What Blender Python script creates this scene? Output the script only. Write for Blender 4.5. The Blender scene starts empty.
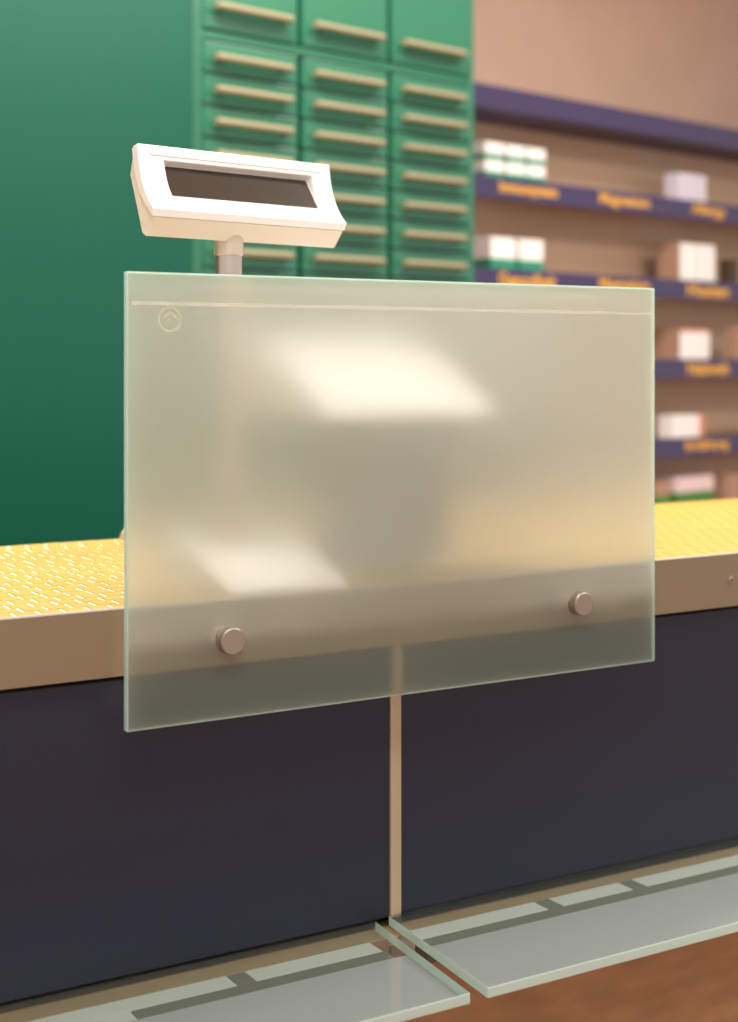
import bpy, bmesh, math, random
from mathutils import Vector, Matrix
random.seed(7)
SC = bpy.context.scene
COL = SC.collection
R = math.radians

# ------------------------------------------------------------------ camera
cd = bpy.data.cameras.new('camera')
cam = bpy.data.objects.new('camera', cd); COL.objects.link(cam)
cam.location = (-0.4984, -1.2294, 1.17)
cam.rotation_euler = (R(90), 0, -R(31.13))
cd.sensor_width = 36; cd.lens = 53.44; cd.shift_y = -0.1477
cd.clip_start = 0.05; cd.clip_end = 60
cd.dof.use_dof = True; cd.dof.focus_distance = 1.44; cd.dof.aperture_fstop = 3.8
SC.camera = cam

# ------------------------------------------------------------------ world
w = bpy.data.worlds.new('world'); SC.world = w; w.use_nodes = True
bg = w.node_tree.nodes['Background']
bg.inputs[0].default_value = (1.0, 0.985, 0.95, 1); bg.inputs[1].default_value = 1.0

# ------------------------------------------------------------------ lights
def area(name, loc, sx, sy, power, col=(1.0, 0.965, 0.895), rot=(0, 0, 0)):
    l = bpy.data.lights.new(name, 'AREA'); l.shape = 'RECTANGLE'
    l.size = sx; l.size_y = sy; l.energy = power; l.color = col
    o = bpy.data.objects.new(name, l); COL.objects.link(o)
    o.location = loc; o.rotation_euler = rot
    return o
area('ceiling_panel_counter', (0.35, 1.0, 2.86), 1.8, 0.5, 98)
area('ceiling_panel_customer', (-0.1, -1.0, 2.86), 1.8, 0.6, 50)
area('ceiling_panel_shelf', (2.3, 1.1, 2.86), 1.2, 0.5, 40)
area('shelf_fill_lamp', (2.4, -0.4, 2.86), 1.2, 0.5, 60)  # added fill lamp, brightens the shelves and wall from the front
area('ceiling_panel_entry', (-1.2, -2.8, 2.86), 1.8, 0.6, 40)

vs = SC.view_settings
vs.view_transform = 'Standard'; vs.look = 'None'; vs.exposure = 0.0; vs.gamma = 1.0
vs.use_curve_mapping = False
try:
    SC.cycles.max_bounces = 12; SC.cycles.transmission_bounces = 10; SC.cycles.transparent_max_bounces = 12
    SC.cycles.sample_clamp_indirect = 6
except Exception: pass

# ------------------------------------------------------------------ materials
def srgb(r, g, b):
    f = lambda c: (c/255/12.92) if c/255 <= .04045 else ((c/255+.055)/1.055)**2.4
    return (f(r), f(g), f(b), 1)
def mat(name, col, rough=.5, metal=0, var=.06, scale=40, bump=0, spec=.5, stretch=None, coat=0, detail=3):
    m = bpy.data.materials.new(name); m.use_nodes = True
    nt = m.node_tree; p = nt.nodes['Principled BSDF']
    tc = nt.nodes.new('ShaderNodeTexCoord'); mp = nt.nodes.new('ShaderNodeMapping')
    if stretch: mp.inputs['Scale'].default_value = stretch
    nz = nt.nodes.new('ShaderNodeTexNoise'); nz.inputs['Scale'].default_value = scale; nz.inputs['Detail'].default_value = detail
    nt.links.new(tc.outputs['Object'], mp.inputs[0]); nt.links.new(mp.outputs[0], nz.inputs['Vector'])
    mx = nt.nodes.new('ShaderNodeMixRGB')
    mx.inputs[1].default_value = tuple(c*(1-var) for c in col[:3])+(1,)
    mx.inputs[2].default_value = tuple(min(1, c*(1+var)) for c in col[:3])+(1,)
    nt.links.new(nz.outputs[0], mx.inputs[0]); nt.links.new(mx.outputs[0], p.inputs['Base Color'])
    p.inputs['Roughness'].default_value = rough; p.inputs['Metallic'].default_value = metal
    p.inputs['Specular IOR Level'].default_value = spec
    p.inputs['Coat Weight'].default_value = coat; p.inputs['Coat Roughness'].default_value = .12
    if bump:
        b = nt.nodes.new('ShaderNodeBump'); b.inputs['Strength'].default_value = bump; b.inputs['Distance'].default_value = .002
        nt.links.new(nz.outputs[0], b.inputs['Height']); nt.links.new(b.outputs[0], p.inputs['Normal'])
    return m
M = {}
M['band'] = mat('brushed_champagne_metal', srgb(148, 131, 106), .42, .75, .05, 60, 0, stretch=(.6, 20, 20))
M['lip'] = mat('polished_metal_lip', srgb(225, 215, 200), .3, .6, .03)
M['navy'] = mat('navy_laminate', srgb(23, 26, 44), .42, 0, .12, 300, .12, spec=.45)
M['strip'] = mat('aluminium_strip', srgb(178, 158, 130), .45, .4, .04)
M['ledge'] = mat('bronze_ledge', srgb(152, 124, 86), .5, .1, .06)
M['yellow'] = mat('yellow_glazed_tile', srgb(178, 142, 60), .5, 0, .08, 30, 0)
M['grout'] = mat('white_grout', srgb(250, 246, 232), .7, 0, .03, 60)
M['white'] = mat('white_plastic', srgb(240, 236, 232), .42, 0, .015, 20)
M['greywhite'] = mat('grey_white_plastic', srgb(206, 203, 200), .7, 0, .015, 20)
M['ivory'] = mat('ivory_plastic', srgb(232, 222, 204), .45, 0, .015, 20)
M['groove'] = mat('grey_slot', srgb(176, 160, 150), .7)
M['screen'] = mat('dark_display_window', srgb(58, 50, 42), .25, 0, .15, 700)
M['pole'] = mat('satin_silver_tube', srgb(190, 175, 165), .32, .85, .03)
M['collar'] = mat('warm_silver_collar', srgb(200, 184, 164), .4, .6, .03)
M['cap'] = mat('satin_bronze_cap', srgb(150, 139, 125), .45, .6, .05)
M['steel'] = mat('bright_steel', srgb(238, 232, 225), .4, .25, .03)
M['green'] = mat('green_lacquer', srgb(38, 102, 76), .3, 0, .05, 4, 0, coat=.25)
M['green_dark'] = mat('teal_lacquer', srgb(2, 74, 56), .4, 0, .05, 2, 0, coat=0, spec=.3)
M['handle'] = mat('sand_metal_handle', srgb(128, 119, 90), .55, .1, .05)
M['fascia'] = mat('violet_navy_fascia', srgb(60, 48, 86), .45, 0, .06)
M['board'] = mat('brown_reflection_board', srgb(132, 104, 84), .5, 0, .08, 12)  # brown stands for the reflection on the board undersides
M['orange'] = mat('orange_lettering', srgb(226, 166, 60), .6, 0, .03)
M['wall'] = mat('tan_plaster', srgb(186, 154, 134), .75, 0, .10, 5, .25, detail=8)
M['backpanel'] = mat('taupe_back_panel', srgb(204, 170, 142), .7, 0, .08, 6)
M['floor'] = mat('mottled_brown_floor', srgb(150, 84, 44), .45, 0, .38, 14, .1, detail=6)
M['ceil'] = mat('white_ceiling', srgb(235, 230, 222), .8, 0, .02)
M['box_white'] = mat('white_carton', srgb(246, 238, 234), .55, 0, .02)
M['box_lilac'] = mat('lilac_white_carton', srgb(214, 204, 216), .55, 0, .03)
M['box_green'] = mat('green_print', srgb(40, 140, 110), .55, 0, .04)
M['box_leaf'] = mat('leaf_green_print', srgb(70, 130, 50), .55, 0, .04)
M['box_tan'] = mat('tan_side_shade', srgb(176, 136, 112), .6, 0, .04)
M['box_orange'] = mat('salmon_print', srgb(226, 140, 104), .55, 0, .04)
M['box_pink'] = mat('pink_white_carton', srgb(232, 205, 204), .55, 0, .03)
M['box_dark'] = mat('dark_carton', srgb(74, 58, 40), .6, 0, .05)
M['brownwood'] = mat('mottled_brown_panel', srgb(164, 128, 90), .5, 0, .42, 16, .1, stretch=(1, 1, 3), detail=6)
M['dark'] = mat('dark_olive_plastic', srgb(48, 45, 30), .6, 0, .05)
M['black'] = mat('blackish_plastic', srgb(58, 52, 28), .6, 0, .05)
M['cable'] = mat('beige_cable', srgb(205, 185, 160), .5)
M['bar'] = mat('olive_bar', srgb(98, 96, 80), .55, 0, .05)
M['pale_block'] = mat('white_block', srgb(192, 192, 190), .6)

def nodes_mat(name):
    m = bpy.data.materials.new(name); m.use_nodes = True
    nt = m.node_tree; nt.nodes.clear()
    out = nt.nodes.new('ShaderNodeOutputMaterial')
    return m, nt, out
def mixn(nt, a, b, f):
    x = nt.nodes.new('ShaderNodeMixShader')
    if isinstance(f, float): x.inputs[0].default_value = f
    else: nt.links.new(f, x.inputs[0])
    nt.links.new(a.outputs[0], x.inputs[1]); nt.links.new(b.outputs[0], x.inputs[2])
    return x
def bs(nt, t, col, rough=None, ior=None):
    n = nt.nodes.new(t); n.inputs['Color'].default_value = col
    if rough is not None: n.inputs['Roughness'].default_value = rough
    if ior is not None: n.inputs['IOR'].default_value = ior
    return n
for nm, cl, fq in (('faint_line', (.9, .86, .8, 1), .22), ('emblem', (.85, .78, .58, 1), .25)):
    m, nt, out = nodes_mat('faint_mark'); tp = bs(nt, 'ShaderNodeBsdfTransparent', (1, 1, 1, 1)); df = bs(nt, 'ShaderNodeBsdfDiffuse', cl)
    c = mixn(nt, tp, df, fq); nt.links.new(c.outputs[0], out.inputs[0]); M[nm] = m
# frosted pane: front face scatters (milky), back face is etched
m, nt, out = nodes_mat('frosted_glass_front')
nz = nt.nodes.new('ShaderNodeTexNoise'); nz.inputs['Scale'].default_value = 900; nz.inputs['Detail'].default_value = 2
bp = nt.nodes.new('ShaderNodeBump'); bp.inputs['Strength'].default_value = .03; nt.links.new(nz.outputs[0], bp.inputs['Height'])
rf = bs(nt, 'ShaderNodeBsdfRefraction', (.99, .99, .98, 1), .37, 1.45)
tr = bs(nt, 'ShaderNodeBsdfTranslucent', (1, .94, .84, 1))
df = bs(nt, 'ShaderNodeBsdfDiffuse', (.52, .70, .58, 1)); nt.links.new(bp.outputs[0], df.inputs['Normal'])
gl = bs(nt, 'ShaderNodeBsdfGlossy', (1, 1, 1, 1), .25)
a = mixn(nt, tr, df, .14); b = mixn(nt, rf, a, .69); c = mixn(nt, b, gl, .025)
nt.links.new(c.outputs[0], out.inputs[0]); M['frost_front'] = m
m, nt, out = nodes_mat('frosted_glass_back')
rf = bs(nt, 'ShaderNodeBsdfRefraction', (.99, .99, .98, 1), .37, 1.45)
nt.links.new(rf.outputs[0], out.inputs[0]); M['frost_back'] = m
m, nt, out = nodes_mat('glass_cut_edge')
df = bs(nt, 'ShaderNodeBsdfDiffuse', (.60, .78, .72, 1)); tr = bs(nt, 'ShaderNodeBsdfTranslucent', (.62, .88, .80, 1))
gl = bs(nt, 'ShaderNodeBsdfGlossy', (1, 1, 1, 1), .15)
a = mixn(nt, df, tr, .45); c = mixn(nt, a, gl, .12); nt.links.new(c.outputs[0], out.inputs[0]); M['glass_edge'] = m
m, nt, out = nodes_mat('glass_shelf_top')
fr = nt.nodes.new('ShaderNodeFresnel'); fr.inputs['IOR'].default_value = 1.45
tp = bs(nt, 'ShaderNodeBsdfTransparent', (.96, .99, .97, 1)); gl = bs(nt, 'ShaderNodeBsdfGlossy', (1, 1, 1, 1), .12)
c = mixn(nt, tp, gl, fr.outputs[0]); nt.links.new(c.outputs[0], out.inputs[0]); M['shelf_top'] = m
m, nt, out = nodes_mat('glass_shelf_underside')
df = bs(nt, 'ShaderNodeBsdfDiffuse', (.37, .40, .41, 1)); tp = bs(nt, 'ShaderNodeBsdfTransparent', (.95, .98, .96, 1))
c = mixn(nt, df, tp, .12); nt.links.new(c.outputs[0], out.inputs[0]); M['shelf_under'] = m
m, nt, out = nodes_mat('glass_shelf_clear_underside')
df = bs(nt, 'ShaderNodeBsdfDiffuse', (.62, .68, .68, 1)); tp = bs(nt, 'ShaderNodeBsdfTransparent', (.95, .98, .96, 1))
c = mixn(nt, df, tp, .90); nt.links.new(c.outputs[0], out.inputs[0]); M['shelf_clear'] = m

# ------------------------------------------------------------------ helpers
def new_bm(): return bmesh.new()
def bx(bm, x0, x1, y0, y1, z0, z1, mi=0):
    r = bmesh.ops.create_cube(bm, size=1)
    for v in r['verts']:
        v.co = Vector(((x0+x1)/2+v.co.x*(x1-x0), (y0+y1)/2+v.co.y*(y1-y0), (z0+z1)/2+v.co.z*(z1-z0)))
    fs = set(f for v in r['verts'] for f in v.link_faces)
    for f in fs: f.material_index = mi
    return r['verts']
def cyl(bm, p0, p1, r0, r1=None, n=24):
    r1 = r0 if r1 is None else r1
    p0 = Vector(p0); p1 = Vector(p1); d = p1-p0
    q = Vector((0, 0, 1)).rotation_difference(d.normalized())
    mt = Matrix.Translation((p0+p1)/2) @ q.to_matrix().to_4x4()
    return bmesh.ops.create_cone(bm, cap_ends=True, segments=n, radius1=r0, radius2=r1, depth=d.length, matrix=mt)['verts']
def lathe(bm, prof, axis='z', n=32, org=(0, 0, 0)):
    rings = []
    for (r, h) in prof:
        ring = []
        for k in range(n):
            a = 2*math.pi*k/n
            if axis == 'z': c = (r*math.cos(a), r*math.sin(a), h)
            else: c = (r*math.cos(a), h, r*math.sin(a))
            ring.append(bm.verts.new(Vector(c)+Vector(org)))
        rings.append(ring)
    for i in range(len(rings)-1):
        for k in range(n):
            bm.faces.new((rings[i][k], rings[i][(k+1) % n], rings[i+1][(k+1) % n], rings[i+1][k]))
    bm.faces.new(rings[0]); bm.faces.new(rings[-1])
def prism(bm, poly, x0, x1):     # poly of (y, z), extruded along x
    a = [bm.verts.new((x0, y, z)) for y, z in poly]; b = [bm.verts.new((x1, y, z)) for y, z in poly]
    n = len(poly)
    for i in range(n): bm.faces.new((a[i], a[(i+1) % n], b[(i+1) % n], b[i]))
    bm.faces.new(a); bm.faces.new(b)
def tube(bm, pts, r, n=10):
    pts = [Vector(p) for p in pts]; rings = []
    for i, p in enumerate(pts):
        t = (pts[min(i+1, len(pts)-1)]-pts[max(i-1, 0)]).normalized()
        u = t.cross(Vector((0.31, 0.2, .93))).normalized(); v = t.cross(u)
        rings.append([bm.verts.new(p+r*(math.cos(2*math.pi*k/n)*u+math.sin(2*math.pi*k/n)*v)) for k in range(n)])
    for i in range(len(rings)-1):
        for k in range(n): bm.faces.new((rings[i][k], rings[i][(k+1) % n], rings[i+1][(k+1) % n], rings[i+1][k]))
    bm.faces.new(rings[0]); bm.faces.new(rings[-1])
def mesh(bm, name, mats, bevel=0, seg=2, smooth=False):
    if bevel:
        es = [e for e in bm.edges if len(e.link_faces) == 2 and e.calc_face_angle(0) > .6]
        bmesh.ops.bevel(bm, geom=es, offset=bevel, segments=seg, affect='EDGES', profile=.5, clamp_overlap=True)
    bmesh.ops.recalc_face_normals(bm, faces=bm.faces)
    me = bpy.data.meshes.new(name); bm.to_mesh(me); bm.free()
    for x in (mats if isinstance(mats, (list, tuple)) else [mats]): me.materials.append(x)
    if smooth:
        for p in me.polygons: p.use_smooth = True
        try: me.set_sharp_from_angle(angle=R(35))
        except Exception: pass
    return me
def link(name, me, parent=None, loc=(0, 0, 0), rotz=0):
    o = bpy.data.objects.new(name, me); COL.objects.link(o)
    o.location = loc; o.rotation_euler = (0, 0, rotz)
    if parent: o.parent = parent
    return o
def obj(name, bm, mats, parent=None, bevel=0, seg=2, smooth=False, loc=(0, 0, 0), rotz=0):
    return link(name, mesh(bm, name, mats, bevel, seg, smooth), parent, loc, rotz)
def part_box(name, dims, m, parent, bevel=0, **k):
    bm = new_bm(); bx(bm, *dims); return obj(name, bm, m, parent, bevel, **k)
def tag(o, label, cat, group=None):
    o['label'] = label; o['category'] = cat
    if group: o['group'] = group
    return o
def thing(name, label, cat, loc=(0, 0, 0), rotz=0, group=None):
    o = bpy.data.objects.new(name, None); COL.objects.link(o); o.empty_display_size = .05
    o.location = loc; o.rotation_euler = (0, 0, rotz)
    return tag(o, label, cat, group)
def struct(o, label=None, cat=None):
    o['kind'] = 'structure'
    if label: o['label'] = label
    if cat: o['category'] = cat
    return o

# ------------------------------------------------------------------ the room
YAW = R(11.8)
struct(part_box('floor', (-5, 7, -5, 5, -.05, 0), M['floor'], None), 'mottled reddish brown floor in front of the counter', 'floor')
struct(part_box('ceiling', (-5, 7, -5, 5, 2.9, 2.95), M['ceil'], None), 'white ceiling above the shop, out of view', 'ceiling')
SH = (3.0091, 2.4933, 0)      # shelf front line origin
struct(part_box('wall_back', (-6, 5, .262, .36, 0, 2.9), M['wall'], None, loc=SH, rotz=YAW), 'tan textured plaster wall above the shelves', 'wall')

# ------------------------------------------------------------------ counter
CX0, CX1 = -.75, 2.3
TOP = .95
wt = thing('counter_worktop', 'counter worktop of small yellow glazed tiles with a champagne metal edge band', 'worktop', (0, 0, 0))
slab = part_box('slab', (CX0, CX1, .034, .53, TOP-.059, TOP-.0006), M['grout'], wt)
band = new_bm(); bx(band, CX0, CX1, .030, .034, TOP-.059, TOP)
band = obj('edge_band', band, M['band'], wt)
lip = part_box('edge_lip', (CX0, CX1, .0295, .0365, TOP, TOP+.0012), M['lip'], band)
for sx in (.7415, -.36, 1.80):
    bm = new_bm(); lathe(bm, [(.0045, .030), (.0045, .0292), (.0035, .0285), (.0016, .0285), (.0014, .0296)], 'y', 20, (sx, 0, .9207))
    s = obj('screw', bm, [M['cap'], M['dark']], band, smooth=True)
    bm = new_bm(); cyl(bm, (sx, .0290, .9207), (sx, .0283, .9207), .0015, n=6)
    # the socket sits in the head
    k = obj('screw_socket', bm, M['dark'], band)
# tiles : individually where the bare top is in view beside the glass plate, joined elsewhere
PX, PY, TH, J = .0222, .0222, .0010, .0036
camv = Vector(cam.location)
fwd = Vector((.517, .856, 0)).normalized(); rgt = Vector((.856, -.517, 0)).normalized()
def pix(p):
    d = Vector(p)-camv; z = d.dot(fwd)
    return 369+1517*d.dot(rgt)/z, 360-1517*d.z/z, z
bmt = new_bm(); bx(bmt, -(PX-J)/2, (PX-J)/2, -(PY-.0026)/2, (PY-.0026)/2, 0, TH)
tile_me = mesh(bmt, 'tile', M['yellow'], .0003, 1)
tiles = []; rows = 22; y0 = .0385
for r_ in range(rows):
    yc = y0+PY*(r_+.5); off = ((r_ % 2)*.5 + (r_ % 5)*.13 + random.uniform(-.14, .14)) % 1
    n = int((CX1-CX0)/PX)-1
    for c_ in range(n):
        xc = CX0+PX*(c_+.55+off)
        u, v, z = pix((xc, yc, TOP))
        vis = (-8 < u < 128) or (653 < u < 746)
        tiles.append((0 if vis else 1, z, xc, yc))
tiles.sort()
single = [t for t in tiles if t[0] == 0][:300]; sset = set(single)
for t in single:
    link('tile', tile_me, wt, (t[2], t[3], TOP-.0006+random.uniform(-.0001, .0002)))
bm = new_bm()
for t in tiles:
    if t in sset: continue
    bx(bm, t[2]-(PX-J)/2, t[2]+(PX-J)/2, t[3]-(PY-.0026)/2, t[3]+(PY-.0026)/2, TOP-.0006, TOP+.0004)
o = obj('tile_field', bm, M['yellow'], wt); o['kind'] = 'stuff'

DIV = .2985
for i, (a, b, lab) in enumerate(((CX0, DIV-.0062, 'navy counter cabinet front left of the pale vertical strip'), (DIV+.0062, CX1, 'navy counter cabinet front right of the pale vertical strip'))):
    c = thing('counter_cabinet', lab, 'cabinet', ((a+b)/2, .04, 0), group='navy counter cabinets')
    h = (b-a)/2
    part_box('carcass', (-h, h, .02, .46, .08, TOP-.0595), M['dark'], c)
    part_box('front_panel', (-h+.0008, h-.0008, 0, .0185, .621, TOP-.064), M['navy'], c, .0008, seg=1)
    part_box('lower_front_panel', (-h+.0008, h-.0008, 0.0, .0185, .10, .598), M['brownwood'], c, .0008, seg=1)
    part_box('plinth', (-h, h, .05, .45, 0, .0795), M['dark'], c)
    if i == 0:
        part_box('divider_strip', (h, h+.0124, -.002, .0185, .6205, TOP-.0615), M['strip'], c, .0006, seg=1)
    part_box('ledge', (-h if i == 0 else -h-.0122, h if i == 0 else h, -.022, .0195, .602, .6105), M['ledge'], c, .0006, seg=1)

# glass bag shelves
def glass_shelf(x0, x1, zt, lab, cross_xs, yf, rx, mitre):
    t = thing('glass_shelf', lab, 'shelf', ((x0+x1)/2, 0, zt-.010), group='glass bag shelves along the counter')
    X0 = x0-(x0+x1)/2; X1 = -X0; TK = .010
    bm = new_bm(); bx(bm, X0, X1, yf, .0375, 0, TK)
    for v in bm.verts:
        if v.co.y > 0 and (v.co.x > 0) == (mitre > 0): v.co.x += abs(mitre)   # the joint runs slightly askew
    bmesh.ops.bevel(bm, geom=[e for e in bm.edges], offset=.0012, segments=2, affect='EDGES', profile=.5)
    bmesh.ops.bisect_plane(bm, geom=bm.verts[:]+bm.edges[:]+bm.faces[:], plane_co=(0, -.0285, 0), plane_no=(0, 1, 0))
    bm.normal_update()
    for f in bm.faces:
        n = f.normal
        if n.y > .5: f.material_index = 3; continue
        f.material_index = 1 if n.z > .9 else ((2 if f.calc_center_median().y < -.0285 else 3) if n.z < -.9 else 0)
    obj('pane', bm, [M['glass_edge'], M['shelf_top'], M['shelf_under'], M['shelf_clear']], t)
    part_box('long_bar', (rx-(x0+x1)/2, X1-.0, -.029, -.008, -.016, -.0008), M['bar'], t, .0006, seg=1)  # dark lengthwise bar just under the glass
    if rx > x0+.1: part_box('pale_block', (X0+.002, rx-(x0+x1)/2-.0008, -.029, -.008, -.009, -.0006), M['pale_block'], t, .0005, seg=1)
    prev = X0+(.002 if mitre > 0 else .0175)
    for bxx in cross_xs:
        bl = bxx-(x0+x1)/2
        part_box('cross_bar', (bl-.009, bl+.009, -.0075, .0172, -.0125, -.0008), M['bar'], t, .0005, seg=1)
        part_box('pale_block', (prev, bl-.0095, -.0075, .0172, -.009, -.0006), M['pale_block'], t, .0005, seg=1)  # pale blocks under the glass between the dark cross pieces
        prev = bl+.0095
    part_box('pale_block', (prev, X1-.002, -.0075, .0172, -.009, -.0006), M['pale_block'], t, .0005, seg=1)
    return t
glass_shelf(-.74, .2570, .6215, 'frosted glass bag shelf left of the joint below the counter', (-.42, .112), -.149, 0.0, .017)
glass_shelf(.2725, 2.28, .6240, 'frosted glass bag shelf right of the joint, its corner nearest the floor', (.462, .574, 1.2, 1.8), -.153, .2905, -.0165)

# ------------------------------------------------------------------ frosted glass plate
GW, GB, GT, GD = .605, .8462, 1.2472, .008
g = thing('frosted_glass_plate', 'large frosted glass plate bolted to the front edge of the counter', 'glass plate', (.0032, .008, GB))
bm = new_bm(); bx(bm, 0, GW, 0, GD, 0, GT-GB)
vert_e = [e for e in bm.edges]
bmesh.ops.bevel(bm, geom=vert_e, offset=.0011, segments=2, affect='EDGES', profile=.5)
bm.normal_update()
for f in bm.faces:
    n = f.normal; f.material_index = 0 if n.y < -.95 else (1 if n.y > .95 else 2)
obj('pane', bm, [M['frost_front'], M['frost_back'], M['glass_edge']], g)
part_box('pale_line', (.004, GW-.004, -.0003, .0002, 1.2180-GB, 1.2213-GB), M['faint_line'], g)  # thin pale line across the pane below its top edge
bm = new_bm()
N = 40; ro, ri = .0112, .0096
vo = [[bm.verts.new((.0403+rr*math.cos(2*math.pi*k/N), yy, 1.2058-GB+rr*math.sin(2*math.pi*k/N))) for k in range(N)] for rr, yy in ((ro, -.0003), (ri, -.0003), (ri, .0001), (ro, .0001))]
for i in range(4):
    for k in range(N): bm.faces.new((vo[i][k], vo[i][(k+1) % N], vo[(i+1) % 4][(k+1) % N], vo[(i+1) % 4][k]))
em = obj('emblem', bm, M['emblem'], g)
bm = new_bm(); pz = 1.2058-GB
for (xa, za, xb, zb) in ((-.0068, .0012, 0, .0066), (0, .0066, .0068, .0012), (0, -.002, .0, .002)):
    a = Vector((.0403+xa, 0, pz+za)); b = Vector((.0403+xb, 0, pz+zb)); d = (b-a).normalized(); nn = Vector((-d.z, 0, d.x))*.0008
    q = [bm.verts.new(p+Vector((0, yy, 0))) for yy in (-.0003, .0001) for p in (a+nn, b+nn, b-nn, a-nn)]
    for fi in ((0, 1, 2, 3), (7, 6, 5, 4), (0, 4, 5, 1), (1, 5, 6, 2), (2, 6, 7, 3), (3, 7, 4, 0)): bm.faces.new([q[j] for j in fi])
obj('emblem_mark', bm, M['emblem'], em)
for sx in (.0965, .4975):
    z = .918-GB
    bm = new_bm(); lathe(bm, [(.0105, -.0004), (.0122, -.0012), (.0122, -.0036), (.0108, -.0042), (.0108, -.0052), (.0122, -.0058), (.0122, -.0122), (.0112, -.0132), (.002, -.0132)], 'y', 40, (sx, 0, z))
    cp = obj('standoff', bm, M['cap'], g, smooth=True)
    bm = new_bm(); lathe(bm, [(.0105, GD+.0003), (.0105, .0218)], 'y', 32, (sx, 0, z))
    obj('spacer', bm, M['steel'], cp, smooth=True)

# ------------------------------------------------------------------ pole display
DY = math.atan2(.0464, .2408)
dsp = thing('customer_display', 'white customer price display on a silver pole above the frosted glass', 'display', (.0753, .118, TOP), DY)
ZL = 1.3155-TOP
def P(f, h): return (-f/1000, ZL+h/1000)       # forward f (towards -y), height h
def bez(t, a, c, b): return tuple((1-t)**2*a[i]+2*t*(1-t)*c[i]+t*t*b[i] for i in (0, 1))
LIP, CT, TT = (0, 0), (-25, 21), (-28.5, 65)
Lg = .2452; XA, XB = .030, .219
crv = [bez(k/24, LIP, CT, TT) for k in range(25)]
bm = new_bm()
def row(pts, x): return [bm.verts.new((x,)+P(*p)) for p in pts]
cols = [row(crv, x) for x in (0, XA, XB, Lg)]
lo = min(range(25), key=lambda k: abs(crv[k][1]-15)); hi = min(range(25), key=lambda k: abs(crv[k][1]-50))
for ci in range(3):
    for k in range(24):
        if ci == 1 and lo <= k < hi: continue
        bm.faces.new((cols[ci][k], cols[ci+1][k], cols[ci+1][k+1], cols[ci][k+1]))
# recess: walls run back to a flat window
s_lo = (crv[lo][0]-2.5, crv[lo][1]+.6); s_hi = (crv[hi][0]-9.5, crv[hi][1]-4.5)
def flat(k):
    t = (k-lo)/(hi-lo); return (s_lo[0]+(s_hi[0]-s_lo[0])*t, s_lo[1]+(s_hi[1]-s_lo[1])*t)
bk = {x: [bm.verts.new((x+dx,)+P(*flat(k))) for k in range(lo, hi+1)] for x, dx in ((XA, .0012), (XB, -.0012))}
for ci, x in ((1, XA), (2, XB)):
    for j in range(hi-lo):
        bm.faces.new((cols[ci][lo+j], cols[ci][lo+j+1], bk[x][j+1], bk[x][j]))
bm.faces.new((cols[1][lo], cols[2][lo], bk[XB][0], bk[XA][0]))
bm.faces.new((cols[1][hi], cols[2][hi], bk[XB][-1], bk[XA][-1]))
bm.faces.new(bk[XA]+bk[XB][::-1])
# back of the front shell
back = [(-3.5, -8)] + [(c[0]-10.5, c[1]-1.0) for c in crv[3:24:4]] + [(-36, 63)]
bA, bB = row(back, 0), row(back, Lg)
for k in range(len(back)-1): bm.faces.new((bA[k], bA[k+1], bB[k+1], bB[k]))
bm.faces.new((cols[0][0], bA[0], bB[0], cols[3][0], cols[2][0], cols[1][0]))
bm.faces.new((cols[0][24], cols[1][24], cols[2][24], cols[3][24], bB[-1], bA[-1]))
bm.faces.new(cols[0]+bA[::-1]); bm.faces.new(cols[3]+bB[::-1])
bmesh.ops.remove_doubles(bm, verts=bm.verts, dist=1e-6)
fs = obj('front_shell', bm, M['white'], dsp, smooth=True)
bv = fs.modifiers.new('bevel', 'BEVEL'); bv.width = .0016; bv.segments = 3; bv.limit_method = 'ANGLE'; bv.angle_limit = R(38)
rear = [(-3.8, -8.4), (-18, -25.5), (-24, -22), (-45, 36), (-36.4, 62)] + [(c[0]-10.8, c[1]-1.0) for c in crv[23:2:-4]]
bm = new_bm(); prism(bm, [P(*p) for p in rear], .0028, Lg-.0028)
obj('rear_shell', bm, M['ivory'], dsp, .0012, 2)
for xx in (.0028, Lg-.0028):
    s = -1 if xx < .1 else 1
    bm = new_bm(); prism(bm, [P(-25, -14), P(-36, 34), P(-34, 52), P(-31, 36), P(-21, -8)], xx-(.001 if s < 0 else -.0), xx+(.001 if s > 0 else 0))
    obj('end_rib', bm, M['ivory'], dsp)
s0, s1 = flat(lo), flat(hi)
bm = new_bm(); prism(bm, [P(s0[0]+.5, s0[1]+.2), P(s1[0]+.5, s1[1]-.2), P(s1[0]+.05, s1[1]-.2), P(s0[0]+.05, s0[1]+.2)], XA+.0016, XB-.0016)
obj('display_window', bm, M['screen'], dsp)
gk = min(range(25), key=lambda k: abs(crv[k][1]-55)); ga, gb = crv[gk], crv[gk-1]
gm = (ga[0], ga[1]); gd = ((ga[0]-gb[0])*.3, (ga[1]-gb[1])*.3)
bm = new_bm(); prism(bm, [P(gm[0]+.25, gm[1]), P(gm[0]+.25+gd[0], gm[1]+gd[1]), P(gm[0]-.4+gd[0], gm[1]+gd[1]), P(gm[0]-.4, gm[1])], .0125, Lg-.0125)
obj('groove', bm, M['groove'], dsp)
px_, py_ = .1095, .0275
bm = new_bm(); lathe(bm, [(.0134, .0338), (.0134, ZL-.0382)], 'z', 40, (px_, py_, 0)); obj('pole', bm, M['pole'], dsp, smooth=True)
bm = new_bm(); lathe(bm, [(.0138, ZL-.0395), (.0148, ZL-.0385), (.0148, ZL-.008)], 'z', 40, (px_, py_, 0)); obj('collar', bm, M['collar'], dsp, smooth=True)
bm = new_bm(); prism(bm, [(py_-.130, .0004), (py_-.130, .006), (py_-.050, .034), (py_+.045, .034), (py_+.045, .0004)], px_-.062, px_+.062); bs_ = obj('base', bm, M['white'], dsp, .004, 3)
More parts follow.
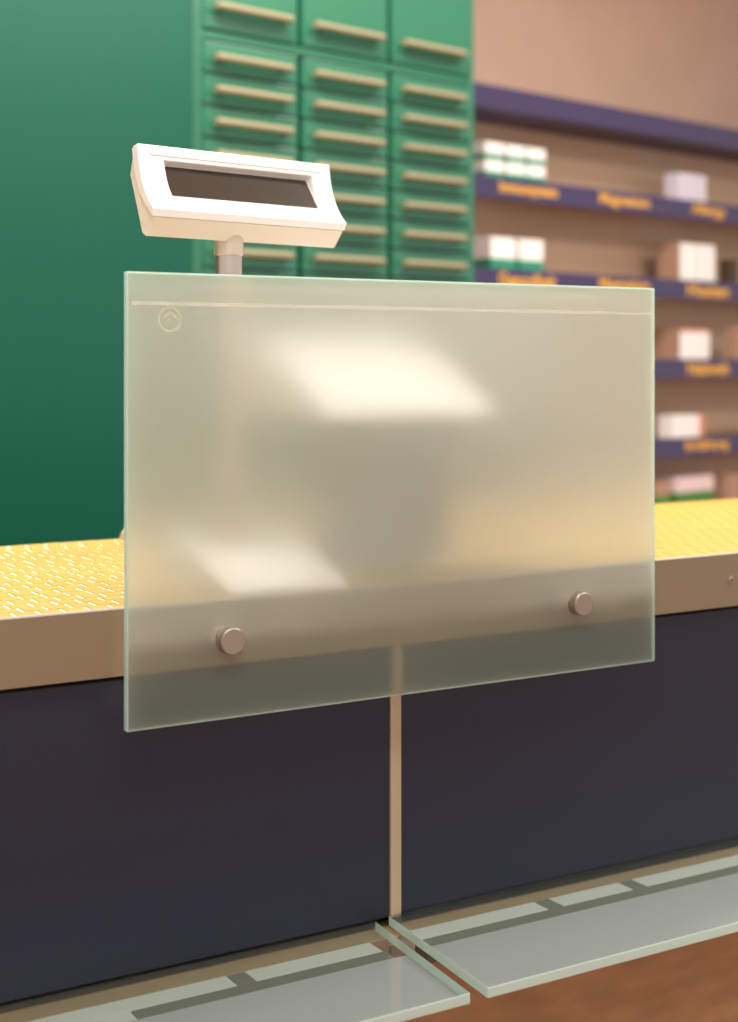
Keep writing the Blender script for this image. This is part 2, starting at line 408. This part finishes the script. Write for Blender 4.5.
bs_.rotation_euler = (0, 0, -DY); bs_.location = (px_-(px_*math.cos(-DY)-py_*math.sin(-DY)), py_-(px_*math.sin(-DY)+py_*math.cos(-DY)), 0)

# ------------------------------------------------------------------ till behind the glass
t = thing('till_terminal', 'dark stand with a white head on the yellow top, blurred behind the frosted glass', 'terminal', (.345, .155, TOP))
bm = new_bm(); q = [(-.052, -.045), (.062, -.045), (.062, .03), (-.052, .03)]; qt = [(-.056, -.030), (.078, -.030), (.078, .06), (-.056, .06)]
a = [bm.verts.new((x, y, .0155)) for x, y in q]; b = [bm.verts.new((x, y, .158)) for x, y in qt]
bm.faces.new(a); bm.faces.new(b)
for i in range(4): bm.faces.new((a[i], a[(i+1) % 4], b[(i+1) % 4], b[i]))
obj('stand', bm, M['black'], t, .004, 2)
part_box('foot', (-.055, .045, -.02, .065, .0004, .015), M['dark'], t, .002)
bm = new_bm(); prism(bm, [(-.052, .1585), (.09, .1585), (.16, .18), (.19, .238), (.17, .244), (.06, .222), (-.050, .166)], -.088, .120)
obj('head', bm, M['greywhite'], t, .005, 3)
# cable beside the plate
bm = new_bm()
pts = []
for k in range(17):      # rises off the tiles in a tight bend, then runs on behind the plate
    a = math.pi*k/16
    pts.append((.199-.013*math.cos(a), .470-.004*k/16, TOP+.0058+.013*math.sin(a)))
for k in range(1, 10): pts.append((.212+.012*k, .466-.016*k, TOP+.0058))
tube(bm, pts, .005, 10)
tag(obj('cable', bm, M['cable'], None, smooth=True), 'short beige cable arching over the yellow worktop beside the glass plate', 'cable')

# ------------------------------------------------------------------ green drawers
CB = (.8808, 1.676, 0)
cab = thing('drawer_cabinet', 'green apothecary cabinet with rows of shallow drawers and sand coloured handles', 'cabinet', CB, YAW)
L0, L1 = -.078, .792
part_box('carcass', (L0, L1, .022, .62, .04, 2.6), M['green'], cab, .002, seg=1)
part_box('plinth', (L0+.01, L1-.01, .06, .6, 0, .0395), M['green_dark'], cab)
part_box('side_edge', (L1-.018, L1, .0, .0215, .05, 2.6), M['green'], cab, .001, seg=1)
part_box('side_edge', (L0, L0+.040, .0, .0215, .05, 2.6), M['green'], cab, .001, seg=1)
part_box('cross_rail', (L0+.0405, L1-.0185, .004, .0215, 1.846, 1.864), M['green'], cab, .001, seg=1)
fw = .258
def face_mesh(h):
    bm = new_bm(); bx(bm, -fw/2, fw/2, 0, .0215, 0, h); return mesh(bm, 'drawer', M['green'], .0025, 2)
bm = new_bm()
cyl(bm, (-.1035, -.017, 0), (.1035, -.017, 0), .0090, n=16)
for s in (-1, 1): cyl(bm, (s*.088, -.017, 0), (s*.088, 0, 0), .005, n=10)
hm = mesh(bm, 'handle', M['handle'], smooth=True)
PD = .0683
fm = face_mesh(PD-.0045); dm = face_mesh(.73)
fm_big = face_mesh(.30)
for cxx in (.0935, .3690, .6440):
    d = link('cupboard_door', dm, cab, (cxx, 0, 1.868)); link('handle', hm, d, (-.004, 0, .046))
    for r_ in range(18):
        zc = 1.8065-PD*r_
        if zc < .62: break
        d = link('drawer', fm, cab, (cxx, 0, zc-.030)); link('handle', hm, d, (-.004, 0, .030))
    d = link('base_door', fm_big, cab, (cxx, 0, .26)); link('handle', hm, d, (-.004, 0, .26))
cup = thing('tall_cupboard', 'plain tall dark green cupboard beside the drawers, behind the counter', 'cupboard', CB, YAW)
part_box('carcass', (-1.9, L0-.003, -.008, .62, .04, 2.6), M['green_dark'], cup, .002, seg=1)
part_box('plinth', (-1.88, L0-.013, .06, .6, 0, .0395), M['green_dark'], cup)
part_box('door', (-1.898, L0-.004, -.030, -.0085, .05, 2.595), M['green_dark'], cup, .002)

# ------------------------------------------------------------------ shelving
S0, S1 = -1.38, 1.0
su = thing('wall_shelving', 'open wall shelving with violet navy fascias and orange lettering', 'shelving', SH, YAW)
part_box('back_panel', (S0, S1, .185, .215, .05, 1.95), M['backpanel'], su)
part_box('header', (S0, S1, -.01, .184, 1.883, 1.952), M['fascia'], su, .003)
for x in (S0, S1-.03): part_box('upright', (x, x+.03, .005, .184, .001, 1.882), M['board'], su, .001, seg=1)
def text_mesh(s, width, height):
    cu = bpy.data.curves.new('lettering', 'FONT'); cu.body = s; cu.size = 1; cu.extrude = .02; cu.resolution_u = 3; cu.offset = .03
    o = bpy.data.objects.new('lettering', cu); COL.objects.link(o)
    dg = bpy.context.evaluated_depsgraph_get(); me = bpy.data.meshes.new_from_object(o.evaluated_get(dg))
    bpy.data.objects.remove(o); bpy.data.curves.remove(cu)
    xs = [v.co.x for v in me.vertices]; ys = [v.co.y for v in me.vertices]
    sx = width/(max(xs)-min(xs)); sz = height/(max(ys)-min(ys))
    for v in me.vertices:
        x, y, z = v.co; v.co = ((x-min(xs))*sx, -z*.02, (y-min(ys))*sz)
    me.materials.clear(); me.materials.append(M['orange']); me.name = 'lettering'
    return me
signs = {0: [('Immunsystem', -.968, .256), ('Magnesium', -.513, .252), ('Allergy', -.034, .195)],
         1: [('Gesundheit', -.972, .252), ('Magnesium', -.513, .250), ('Husten', -.056, .235)],
         2: [('Halsweh', -.056, .235)], 3: [('Erkältung', -.067, .245)], 4: []}
SZ = (1.693, 1.431, 1.1725, .9155, .658)
for i, z in enumerate(SZ):
    b = part_box('shelf_board', (S0+.031, S1-.031, .006, .184, z-.024, z), M['board'], su, .001, seg=1)
    part_box('fascia', (S0+.031, S1-.031, -.006, .0055, z-.062, z+.001), M['fascia'], b, .001, seg=1)
    for s, x, wd in signs[i]:
        link('lettering', text_mesh(s, wd, .044), b, (x, -.0065, z-.052))

def carton(x0, x1, z0, h, d, base, bands, lab, group=None, y0=.012):
    # bands: (from, to, material) as fractions of the height
    cx = (x0+x1)/2; ox = SH[0]+cx*math.cos(YAW)-y0*math.sin(YAW); oy = SH[1]+cx*math.sin(YAW)+y0*math.cos(YAW)
    t = thing('medicine_box', lab, 'box', (ox, oy, z0+.0006), YAW, group); hw = (x1-x0)/2
    part_box('carton', (-hw, hw, 0, d, 0, h), M[base], t, .0015)
    for (a, b, m_) in bands:
        part_box('printed_band', (-hw-.0004, hw+.0004, -.0004, d*.98, h*a, h*b), M[m_], t)
    return t
names3 = ('left', 'middle', 'right')
for lv in range(2):
    for k in range(3):
        x0 = -1.008+k*.0915
        carton(x0, x0+.079, SZ[0]+lv*.0505, .0498, .10, 'box_white', [(.0, .34, 'box_green')],
               '%s white and green box in the %s row of the stack of six, top shelf' % (names3[k], ('lower', 'upper')[lv]), 'stacked green and white boxes')
for k in range(2):
    x0 = -.985+k*.124
    carton(x0, x0+.106, SZ[1], .092, .09, 'box_white', [(0, .34, 'box_green')], '%s of two white boxes with green base, second shelf by the drawers' % ('left', 'right')[k], 'pair of green based boxes')
for k in range(3):
    x0 = -.075+k*.053
    carton(x0, x0+.043, SZ[0], .090, .06, 'box_lilac', [], '%s of three slim lilac white boxes on the top shelf' % names3[k], 'slim lilac boxes')
for k in range(2):
    x0 = -.072+k*.106
    t = carton(x0, x0+.092, SZ[1], .122, .09, 'box_white', [], '%s of two tall plain white boxes on the second shelf' % ('left', 'right')[k], 'tall white boxes')
    if k == 0: part_box('shaded_side', (-.0466, -.0461, .0, .09, .0, .122), M['box_tan'], t)  # tan sheet paints the shade on the side turned from the light
t = carton(-.072, .095, SZ[2], .098, .12, 'box_white', [(.9, .99, 'box_orange')], 'wide white box with salmon top edge on the third shelf')
part_box('shaded_side', (-.0842, -.0837, .0, .12, .0, .098), M['box_tan'], t)  # shade on the left side of the wide box, put in as tan colour
t = carton(-.115, .062, SZ[3], .072, .055, 'box_white', [], 'low white box with a salmon end on the fourth shelf')
part_box('printed_end', (.062, .0892, -.0003, .055, .0, .072), M['box_orange'], t)
carton(.222, .270, SZ[1], .085, .05, 'box_dark', [], 'dark brown box at the right end of the second shelf')
carton(.262, .33, SZ[2], .11, .05, 'box_tan', [], 'tan box at the right end of the third shelf')
carton(.20, .28, SZ[4], .12, .06, 'box_tan', [], 'tan box low down at the right, just above the yellow worktop')
for k in range(4):
    x0 = -.088+k*.053
    carton(x0, x0+.050, SZ[4], .125, .09, 'box_pink', [(0, .62, 'box_leaf')], '%s of four pink and green boxes just above the yellow worktop' % ('first', 'second', 'third', 'last')[k], 'pink and green boxes')
carton(-.205, -.125, SZ[4], .118, .09, 'box_tan', [(0, .62, 'box_leaf')], 'tan and green box close to the glass plate, left of the pink ones')
